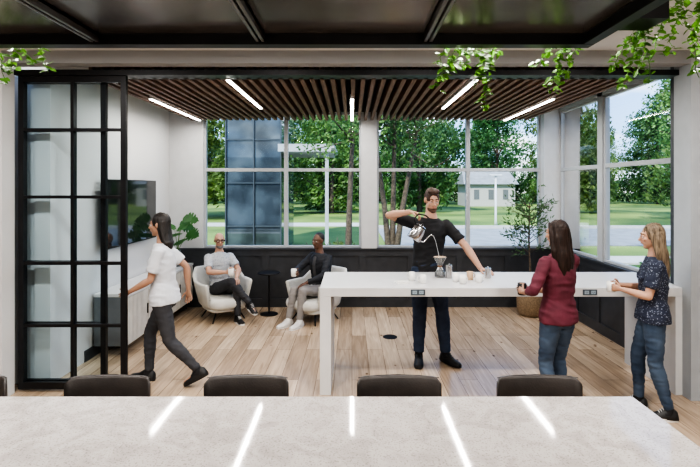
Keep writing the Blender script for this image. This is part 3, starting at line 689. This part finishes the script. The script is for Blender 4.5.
coffee=mat('coffee',(.05,.02,.01),.2,var=.1)
wood_c=mat('brown_wood_collar',(.16,.08,.04),.5,var=.2)
BX=PX(440,4.72)
r=thing('pour_over_brewer','glass pour-over coffee brewer with brown cone filter','coffee maker',(BX,4.72,TZ))
part('carafe',MB().lathe([(.045,0),(.056,.01),(.054,.045),(.018,.10),(.018,.11),(.016,.11),(.050,.045),(.045,.012),(.001,.009)],28),clear,r,smooth=True)
part('coffee_fill',MB().lathe([(.045,.011),(.051,.014),(.050,.030),(.001,.030)],20),coffee,r,smooth=True)
part('cone_dripper',MB().lathe([(.015,.105),(.068,.198),(.071,.203),(.067,.205),(.012,.112)],28,cap=False),clear,r,smooth=True)
part('paper_filter',MB().lathe([(.010,.114),(.063,.202),(.059,.203),(.001,.122)],24,cap=False),tan_cer,r,smooth=True)
part('collar',MB().lathe([(.026,.088),(.020,.103),(.026,.118)],20),wood_c,r,smooth=True)
# kettle in hand
TH=R(32); KS=1.3
hw=W(man,im['wR']); kc=hw+V((.060,-.13,-.205))
r=thing('pour_over_kettle','plain steel gooseneck kettle held in a raised hand','kettle',kc)
r.rotation_euler=(0,TH,0); r.scale=(KS,KS,KS)
km=MB().lathe([(.054,-.06),(.058,-.054),(.055,0),(.046,.055),(.040,.065),(.001,.070)],32); part('body',km,chrome_d,r,smooth=True)
part('rim_band',MB().lathe([(.0475,.050),(.0465,.058)],28,cap=False),black_metal,r,smooth=True)
part('lid_knob',MB().lathe([(.006,.067),(.01,.08),(.001,.085)],12),black_metal,r,smooth=True)
part('spout',MB().tube([(.050,0,-.045),(.080,0,-.035),(.086,0,.0),(.095,0,.04),(.120,0,.045)],[.009,.006,.005,.004,.004],8),chrome_d,r,smooth=True)
part('handle',MB().tube([(-.044,0,.045),(-.080,0,.085),(-.07,0,.130),(-.02,0,.150),(.01,0,.145)],[.006]*5,8),black_metal,r,smooth=True)
tip=kc+Matrix.Rotation(TH,3,'Y')@(V((.120,0,.045))*KS); end=V((BX,4.72,TZ+.16))
mb=MB(); mb.tube([tip,tip.lerp(end,.25)+V((.006,0,.012)),tip.lerp(end,.7)+V((.004,0,.005)),end],[.0022]*4,6); single('water_stream',mb,water,'thin stream of hot water falling into the dripper','water',smooth=True)
lw_=W(w1,i1['wL']); cup_at=lw_+rotz((.04,.075,-.04),hdw1)
mug(cup_at,0,.10,.036,black_metal,'dark coffee cup held in two hands',False,'cup','cup','held cups')
mug(W(w2,i2['wL'])+rotz((.05,.075,-.04),hdw2),0,.09,.034,ceramic,'white coffee cup held in two hands',False,'cup','cup','held cups')
mug(W(m3,i5['wR'])+rotz((-.035,.07,-.04),h2),0,.10,.040,ceramic,'white coffee cup held by seated man',False,'cup','cup','held cups')
mug(W(m2,i4['wR'])+rotz((-.045,.065,-.04),h1),0,.10,.040,ceramic,'white coffee cup held by seated man',False,'cup','cup','held cups')

single('floor_outlet_cover',MB().lathe([(.09,0),(.09,.004),(.07,.006),(.068,.004),(.001,.004)],28),black_metal,'round black floor outlet cover set in the oak floor','floor outlet',(PX(390,5.85),5.85,0))

# ------------------------------------------------------------ credenza, television, plants
grey_end=mat('grey_cabinet',(.14,.15,.16),.5,var=.08); door_m=mat('light_reeded',(.62,.60,.56),.5,var=.06)
r=thing('credenza','low media cabinet with off-white reeded doors and white top','cabinet',(WL+.02,5.15,0))
Lc=2.12; dp=.38
part('body',MB().box((0,0,.12),(dp-.03,Lc,.665)),grey_end,r,bevel=.003)
part('top',MB().box((0,-.01,.665),(dp,Lc,.70)),white_lam,r,bevel=.003)
nd=4; w=Lc/nd
for i in range(nd):
    mb=MB().box((dp-.03,i*w+.006,.13),(dp-.018,(i+1)*w-.006,.66)); k=0; y=i*w+.012
    while y<(i+1)*w-.030: mb.box((dp-.018,y,.135),(dp-.002,y+.018,.655)); y+=.032
    d=part('door',mb,door_m,r); part('handle',MB().box((dp-.004,(i+1)*w-.05,.36),(dp+.01,(i+1)*w-.035,.48)),black_metal,d)
for y in (.08,1.04,2.04):
    for x in (.05,.3): part('leg',MB().tube([(x,y,.12),(x,y,0)],[.014,.010],8,round_ends=False),black_metal,r)
screen_m=mat('tv_screen',(.010,.012,.014),.06,var=.1,coat=.6)
r=thing('television','large black flat screen television mounted on wall','television',(WL,5.20,1.17))
part('casing',MB().box((.07,0,0),(.10,1.40,.80)),black_metal,r,bevel=.004)
part('screen',MB().box((.10,.012,.012),(.103,1.388,.788)),screen_m,r)
part('wall_mount',MB().box((0,.5,.25),(.07,.86,.55)),black_metal,r)

mon=leafmat('monstera_leaf',(.02,.09,.02),(.05,.17,.04),6)
r=thing('potted_monstera','broad leaf plant in dark vase on the cabinet','plant',(-2.60,6.95,.70))
part('vase',MB().lathe([(.05,0),(.085,.06),(.08,.16),(.045,.22),(.05,.24),(.04,.24),(.035,.2)],24),grey_end,r,smooth=True)
mb=MB(); lf=MB()
for a,h,o in [(-10,.50,.16),(60,.62,.04),(-40,.62,.10),(-80,.50,.12),(-120,.62,.06),(-60,.40,.16),(20,.72,.08)]:
    d=V((math.cos(R(a)),math.sin(R(a)),0)); tip2=d*o+V((0,0,h)); mb.tube([(0,0,.2),d*o*.3+V((0,0,h*.6)),tip2],[.005,.004,.003],6)
    ld=(d*.8+V((0,-.3,-.15))).normalized(); s=ld.cross(V((0,-.9,.6))).normalized(); n=s.cross(ld); L=.25; Wd=.24
    outl=[]; NN=11
    for i in range(1,NN*2):
        t=i/(NN*2); wdt=math.sin(math.pi*t**.75)*Wd*.5*(1 if i%4 else .45); outl.append((t,wdt))
    vs=[tip2]+[tip2+ld*L*t+s*wd for t,wd in outl]+[tip2+ld*L]+[tip2+ld*L*t-s*wd for t,wd in reversed(outl)]+[tip2+ld*L*.5+n*(-.01)]
    m_=len(vs)-1; lf.add(vs,[(i,(i+1)%m_,m_) for i in range(m_)])
part('stem',mb,stem_m,r,smooth=True); part('leaves',lf,mon,r)

tree_leaf=leafmat('ficus_leaf',(.03,.07,.03),(.09,.16,.065),8)
bark=mat('bark',(.10,.075,.055),.9,var=.35,vscale=20,bump=.4,bscale=40)
basket=mat('woven_basket',(.24,.17,.105),.8,var=.25,vscale=60,bump=.5,bscale=120)
r=thing('potted_olive_tree','slim indoor olive tree in a woven basket','plant',(PX(530,6.85),6.85,0))
part('pot',MB().lathe([(.14,0),(.18,.05),(.19,.3),(.175,.34),(.165,.34),(.17,.28),(.001,.28)],28),basket,r,smooth=True)
mb=MB(); mb.tube([(0,0,.28),(.01,.01,.7),(-.015,0,1.1),(0,.01,1.65)],[.02,.016,.013,.006],8)
ends=[]
for i in range(38):
    a=random.uniform(0,6.28); z=random.uniform(.85,1.6); L=random.uniform(.22,.46)*(1.1-.35*abs(z-1.15)); b=V((0,0,z)); e=b+V((math.cos(a)*L*.85,math.sin(a)*L*.75,L*random.uniform(.2,.9))); mb.tube([b,b.lerp(e,.5)+V((0,0,-.01)),e],[.006,.004,.002],6); ends.append((b,e))
part('trunk',mb,bark,r,smooth=True); lf=MB()
for b,e in ends:
    for i in range(22):
        p=b.lerp(e,random.uniform(.25,1.05))+rv()*.045; dd=(e-b).normalized()+rv()*1.0; leaf(lf,p,dd,rv(),random.uniform(.045,.072),.020)
part('leaves',lf,tree_leaf,r)

# ------------------------------------------------------------ armchairs and side table
def build_armchair():
    r=thing('armchair','white upholstered lounge armchair on thin black legs','armchair',group='white lounge armchairs')
    mb=MB(); rings=[]
    N=40
    for i in range(N+1):
        u=-1+2*i/N; a=R(124*u); k=abs(u)
        zt=.715-.17*min(1,max(0,(k-.30)/.35)); zb=.21
        sn,cs=math.sin(a),math.cos(a)
        d=V((math.copysign(abs(sn)**.62,sn)*.345,-math.copysign(abs(cs)**.62,cs)*.34,0)); dn=V((sn*.9,-cs*.8,0)).normalized(); th=.028
        tilt=.11
        def q(off,z): return d+dn*(off+tilt*(z-.50)/.5*1.0)+V((0,0,z))
        rings.append([q(-th,zb+.02),q(-th*.5,zb),q(th*.3,zb),q(th*.8,zb+.03),q(th,(zb+zt)/2),q(th,zt-.02),q(th*.7,zt-.004),q(0,zt),q(-th*.7,zt-.004),q(-th,zt-.02),q(-th*1.05,(zb+zt)/2)])
    mb.loft(rings); part('shell_back',mb,cream,r,smooth=True)
    part('seat_cushion',MB().cushion((0,.05),.285,.33,.20,.335,.45,.045),cream,r,smooth=True)
    part('seat_base',MB().cushion((0,.03),.27,.28,.15,.22,.5,.03),cream,r,smooth=True)
    for a in (45,135,225,315):
        c,s=math.cos(R(a)),math.sin(R(a)); part('leg',MB().tube([(c*.2,s*.2,.17),(c*.33,s*.33,.0)],[.012,.009],8,round_ends=False),black_metal,r,smooth=True)
    return r
ac=build_armchair()
ac.location=c1; ac.rotation_euler=(0,0,h1); copy_thing(ac,c2,h2)
r=thing('side_table','small round black side table with pedestal base','side table',(PX(269,6.9),6.9,0))
part('tabletop',MB().lathe([(.001,.60),(.16,.60),(.165,.61),(.16,.62),(.001,.62)],32),black_metal,r)
part('pole',MB().cyl((0,0),.013,.01,.60,12),black_metal,r); part('base',MB().lathe([(.13,0),(.13,.01),(.02,.018),(.001,.018)],32),black_metal,r)

# ------------------------------------------------------------ outside
grass=mat('grass',(.045,.095,.018),.9,c2=(.24,.32,.07),vscale=.14,bump=.3,bscale=20)
asphalt=mat('asphalt',(.24,.25,.26),.85,var=.12,vscale=2); concrete=mat('concrete',(.44,.43,.41),.85,var=.06)
bluegrey=mat('dark_glass_cladding',(.045,.055,.065),.03,.45,c2=(.13,.16,.18),vscale=1.3)
mull=mat('dark_mullion',(.05,.06,.068),.4,var=.1)
def flat(name,x0,y0,x1,y1,z0,z1,m,label,cat): 
    return single(name,MB().box((x0,y0,z0),(x1,y1,z1)),m,label,cat)
flat('lawn',-60,DB+.3,90,150,-.4,-.15,grass,'sunlit green lawn outside the windows','lawn')
flat('road',1.2,16.0,90,22.5,-.15,-.12,asphalt,'grey asphalt driveway across the lawn','road')
flat('sidewalk',-20,12.2,60,13.4,-.15,-.10,concrete,'pale concrete walkway beside the driveway','sidewalk')
flat('curb',1.2,22.5,90,22.8,-.15,.0,concrete,'concrete curb along the driveway','curb')
flat('path',-8,24,1.0,26,-.15,-.11,concrete,'pale concrete path crossing the lawn','path')
r=thing('building_wing','dark glass building wing with entrance canopy','building',(0,0,0))
xa,xb=PX(226,14),PX(281,14)
part('wall_block',MB().box((xa,14,-.2),(xb,17,9)),bluegrey,r)
mb=MB()
for x in (xa,PX(254,14),xb): mb.box((x-.02,13.94,-.2),(x+.02,14,9))
for z in (.7,2.0,3.3,5.6): mb.box((xa,13.96,z-.018),(xb,14,z+.018))
part('mullions',mb,mull,r)
mb=MB(); mb.box((xb,13.4,3.0),(PX(335,14),16.5,3.12)); 
for i in range(5): mb.box((xb,13.4+i*.7,2.9),(PX(332,14),13.46+i*.7,3.0))
part('entrance_roof',mb,frame_grey,r)
mb=MB(); mb.box((PX(326,14),13.5,-.2),(PX(326,14)+.1,13.6,3.0)); part('column',mb,frame_grey,r)
r=thing('white_house','white house with grey roof beyond the lawn','house',(PX(478,54),49,-.15)); r.scale=(.8,.8,.8)
part('walls',MB().box((-3.2,0,0),(3.2,5,2.9)),concrete,r)
mb=MB(); mb.add([(-3.6,-.4,2.9),(3.6,-.4,2.9),(3.6,5.4,2.9),(-3.6,5.4,2.9),(-3.2,2.5,4.7),(3.2,2.5,4.7)],[(0,1,5,4),(2,3,4,5),(0,4,3),(1,2,5),(0,3,2,1)]); part('roof',mb,asphalt,r)
for x in (-2.2,-.3,1.6): part('house_window',MB().box((x,-.03,.9),(x+.7,0,2.2)),grey_end,r)
r=thing('street_lamp','slender white lamp post standing by the driveway','street lamp',(PX(497,24),24.2,-.15))
part('post',MB().lathe([(.10,0),(.06,.3),(.05,2.6)],12),frame_white,r,smooth=True); part('lamp_head',MB().box((-.3,-.12,2.6),(.3,.12,2.68)),frame_white,r,bevel=.02)

fol1=leafmat('foliage_bright',(.050,.120,.026),(.22,.36,.085),.8,.45,.35); fol2=leafmat('foliage_deep',(.028,.078,.022),(.12,.23,.06),.8,.45,.35)
def build_tree(seed,h,cr,n_cl,leafn,ls,fm,t0=.22,name='deciduous_tree',label='leafy green deciduous tree standing on the lawn'):
    random.seed(seed)
    r=thing(name,label,'tree',(0,0,-.2),group='trees beyond the lawn')
    mb=MB(); mb.tube([(0,0,0),(.1,0,h*.25),(-.05,.1,h*.5),(0,0,h*.85)],[.22,.16,.11,.05],10); cl=[]
    for i in range(n_cl):
        t=random.uniform(t0,1); a=random.uniform(0,6.28); rr=cr*math.sin(math.pi*min(1,(t-.08)*.95+.08))**.6*random.uniform(.35,1)
        c=V((math.cos(a)*rr,math.sin(a)*rr,h*t)); cl.append((c,cr*random.uniform(.24,.42)))
        if i%3==0: mb.tube([(0,0,c.z*.6),V((c.x*.5,c.y*.5,c.z*.75)),c],[.1,.06,.02],6)
    part('trunk',mb,bark,r,smooth=True)
    lf=MB()
    for c,rad in cl:
        for k in range(leafn):
            d=rv(); p=c+d*rad*random.uniform(.6,1.15); p.z=max(p.z,.3); a=rv(); b=a.orthogonal().normalized(); z=ls*random.uniform(.5,1.3); c2_=a.cross(b)
            lf.add([p-b*z,p-c2_*z*.5,p+b*z,p+c2_*z*.5],[(0,1,2,3)])
    part('foliage',lf,fm,r); return r
T=[build_tree(11,10,3.4,36,260,.17,fol1,.14),build_tree(12,12,3.7,44,270,.18,fol2,.10),build_tree(13,8,3.1,36,240,.16,fol1,.10)]
random.seed(5)
spots=[]
for i in range(19): spots.append((-26+i*6.2+random.uniform(-.6,.6),56+random.uniform(-1,1)))
for i in range(14): spots.append((-30+i*8.6+random.uniform(-1,1),72+random.uniform(-1,1)))
spots+=[(22,29),(31,36),(17.5,37),(-12,31),(-8,39),(-1.6,36),(43,44),(5.5,38),(29.5,26),(42,32),(-3.5,46.5),(38,49),(-7.5,30)]
for i,(x,y) in enumerate(spots):
    t=T[i%3]; sc_=random.uniform(.88,1.12)
    if i<3: t.location=(x,y,-.2); t.rotation_euler=(0,0,random.uniform(0,6))
    else: copy_thing(t,(x,y,-.2),random.uniform(0,6.28),sc_)
def build_bush(seed):
    random.seed(seed); r=thing('hedge_bush','tall rounded bush in the tree line','bush',(0,0,0),group='bushes under the tree line'); lf=MB(); st_=MB()
    for k in range(2400):
        d=rv(); d.z=abs(d.z); q=random.uniform(.75,1.05)*(1+.2*noise.noise(d*3)); p=V((d.x*2.5,d.y*1.2,d.z*3.8+.15))*q; a=rv(); b=a.orthogonal().normalized(); c_=a.cross(b); z=.17*random.uniform(.6,1.3)
        lf.add([p-b*z,p-c_*z*.6,p+b*z,p+c_*z*.6],[(0,1,2,3)])
    for k in range(6):
        d=rv(); d.z=abs(d.z)+.5; st_.tube([(0,0,0),d*1.3],[.04,.02],5)
    part('stem',st_,bark,r); part('foliage',lf,fol2,r); return r
bb=build_bush(3); bb.location=(-28,63.5,-.15)
for i in range(1,24): copy_thing(bb,(-28+i*4.7+random.uniform(-.2,.2),63.5+random.uniform(-.4,.4),-.15),random.uniform(-.15,.15),random.uniform(.9,1.2))
def near_tree(loc,stems,h,fm,cl,label):
    r=thing('birch_tree',label,'tree',loc,group='slender trees near the windows'); mb=MB(); lf=MB()
    for dx,dy in stems:
        pts=[V((dx*.1,dy*.1,0)),V((dx*.35,dy*.3,h*.25)),V((dx*.8,dy*.7,h*.55)),V((dx*1.2,dy,h))]; mb.tube(pts,[.09,.07,.05,.02],8)
        for k in range(10):
            t=random.uniform(.30,1); b=pts[1].lerp(pts[3],t); e=b+V((random.uniform(-1,1),random.uniform(-1,1),random.uniform(-.3,.6)))*1.2; mb.tube([b,e],[.025,.008],5)
            for q in range(cl):
                p=b.lerp(e,random.uniform(.2,1.1))+rv()*random.uniform(.1,.6); leaf(lf,p,rv(),rv(),random.uniform(.07,.12),.06)
    part('trunk',mb,bark,r,smooth=True); part('foliage',lf,fm,r)
near_tree((PX(392,12),12,-.15),[(-.5,.2),(.1,.3),(.7,-.2)],5.6,fol2,130,'slender multi-trunk tree just outside the windows')
near_tree((PX(347,11),11,-.15),[(.15,.1)],5.5,fol1,150,'slender single trunk tree outside the windows')
near_tree((9.5,13,-.15),[(-.4,.2),(.5,.3)],6,fol1,110,'slender two-trunk tree outside the side windows')
def shrub(x,y,rad):
    r=thing('shrub','rounded green shrub in a planting bed','shrub',(x,y,-.15),group='shrubs outside'); lf=MB(); st_=MB()
    for k in range(900):
        d=rv(); d.z=abs(d.z); p=V((d.x*rad,d.y*rad,d.z*rad*.8))*random.uniform(.7,1.05); leaf(lf,p,rv(),rv(),.09,.05)
    for k in range(8): 
        d=rv(); d.z=abs(d.z)+.4; st_.tube([(0,0,0),d*rad*.7],[.015,.006],5)
    part('stem',st_,bark,r); part('foliage',lf,fol1,r)
for x,y,q in [(PX(300,10),10,.9),(PX(322,10.5),10.6,.9),(PX(340,11),12,.8),(PX(420,9.6),9.8,.7),(PX(450,10),10.4,.7),(6.5,9.5,.7),(8.5,11,.8)]: shrub(x,y,q)

# ------------------------------------------------------------ world, sun, camera
w=bpy.data.worlds.new('sky'); bpy.context.scene.world=w; w.use_nodes=True; nt=w.node_tree; bg=nt.nodes['Background']
tc=nt.nodes.new('ShaderNodeTexCoord'); sx_=nt.nodes.new('ShaderNodeSeparateXYZ'); nt.links.new(tc.outputs['Generated'],sx_.inputs[0])
r1=nt.nodes.new('ShaderNodeValToRGB'); r1.color_ramp.elements[0].position=.0; r1.color_ramp.elements[0].color=(.80,.80,.80,1); r1.color_ramp.elements[1].position=.35; r1.color_ramp.elements[1].color=(.18,.40,.85,1)
e=r1.color_ramp.elements.new(.06); e.color=(.42,.63,.93,1)
nt.links.new(sx_.outputs['Z'],r1.inputs[0])
mp=nt.nodes.new('ShaderNodeMapping'); mp.inputs['Scale'].default_value=(2.5,2.5,7); nt.links.new(tc.outputs['Generated'],mp.inputs[0])
nz=nt.nodes.new('ShaderNodeTexNoise'); nz.inputs['Scale'].default_value=1.8; nz.inputs['Detail'].default_value=8; nt.links.new(mp.outputs[0],nz.inputs[0])
r2=nt.nodes.new('ShaderNodeValToRGB'); r2.color_ramp.elements[0].position=.50; r2.color_ramp.elements[1].position=.68; nt.links.new(nz.outputs['Fac'],r2.inputs[0])
mx=nt.nodes.new('ShaderNodeMixRGB'); nt.links.new(r2.outputs[0],mx.inputs[0]); nt.links.new(r1.outputs[0],mx.inputs[1]); mx.inputs[2].default_value=(1.1,1.08,1.05,1)
nt.links.new(mx.outputs[0],bg.inputs[0]); bg.inputs[1].default_value=1.55
sl=bpy.data.lights.new('sun','SUN'); sl.energy=4.2; sl.angle=.03; sl.color=(1,.95,.86); so=bpy.data.objects.new('sun',sl); col.objects.link(so)
so.rotation_euler=V((-.35,-.75,1)).to_track_quat('Z','Y').to_euler()
cd=bpy.data.cameras.new('camera'); cam=bpy.data.objects.new('camera',cd); col.objects.link(cam); cam.location=(0,0,CH); cam.rotation_euler=(R(90),0,0)
zk,zx,zy=ZOOM
cd.lens=24*zk; cd.sensor_width=36; cd.shift_x=(zx-352)/700*zk-(2/700 if zk==1 else 0); cd.shift_y=-(zy-187)/700*zk; cd.clip_start=.05; cd.clip_end=500
sc0=bpy.context.scene; sc0.camera=cam
try:
    sc0.view_settings.view_transform='AgX'; sc0.view_settings.look='AgX - High Contrast'
except Exception: pass
sc0.view_settings.exposure=.80
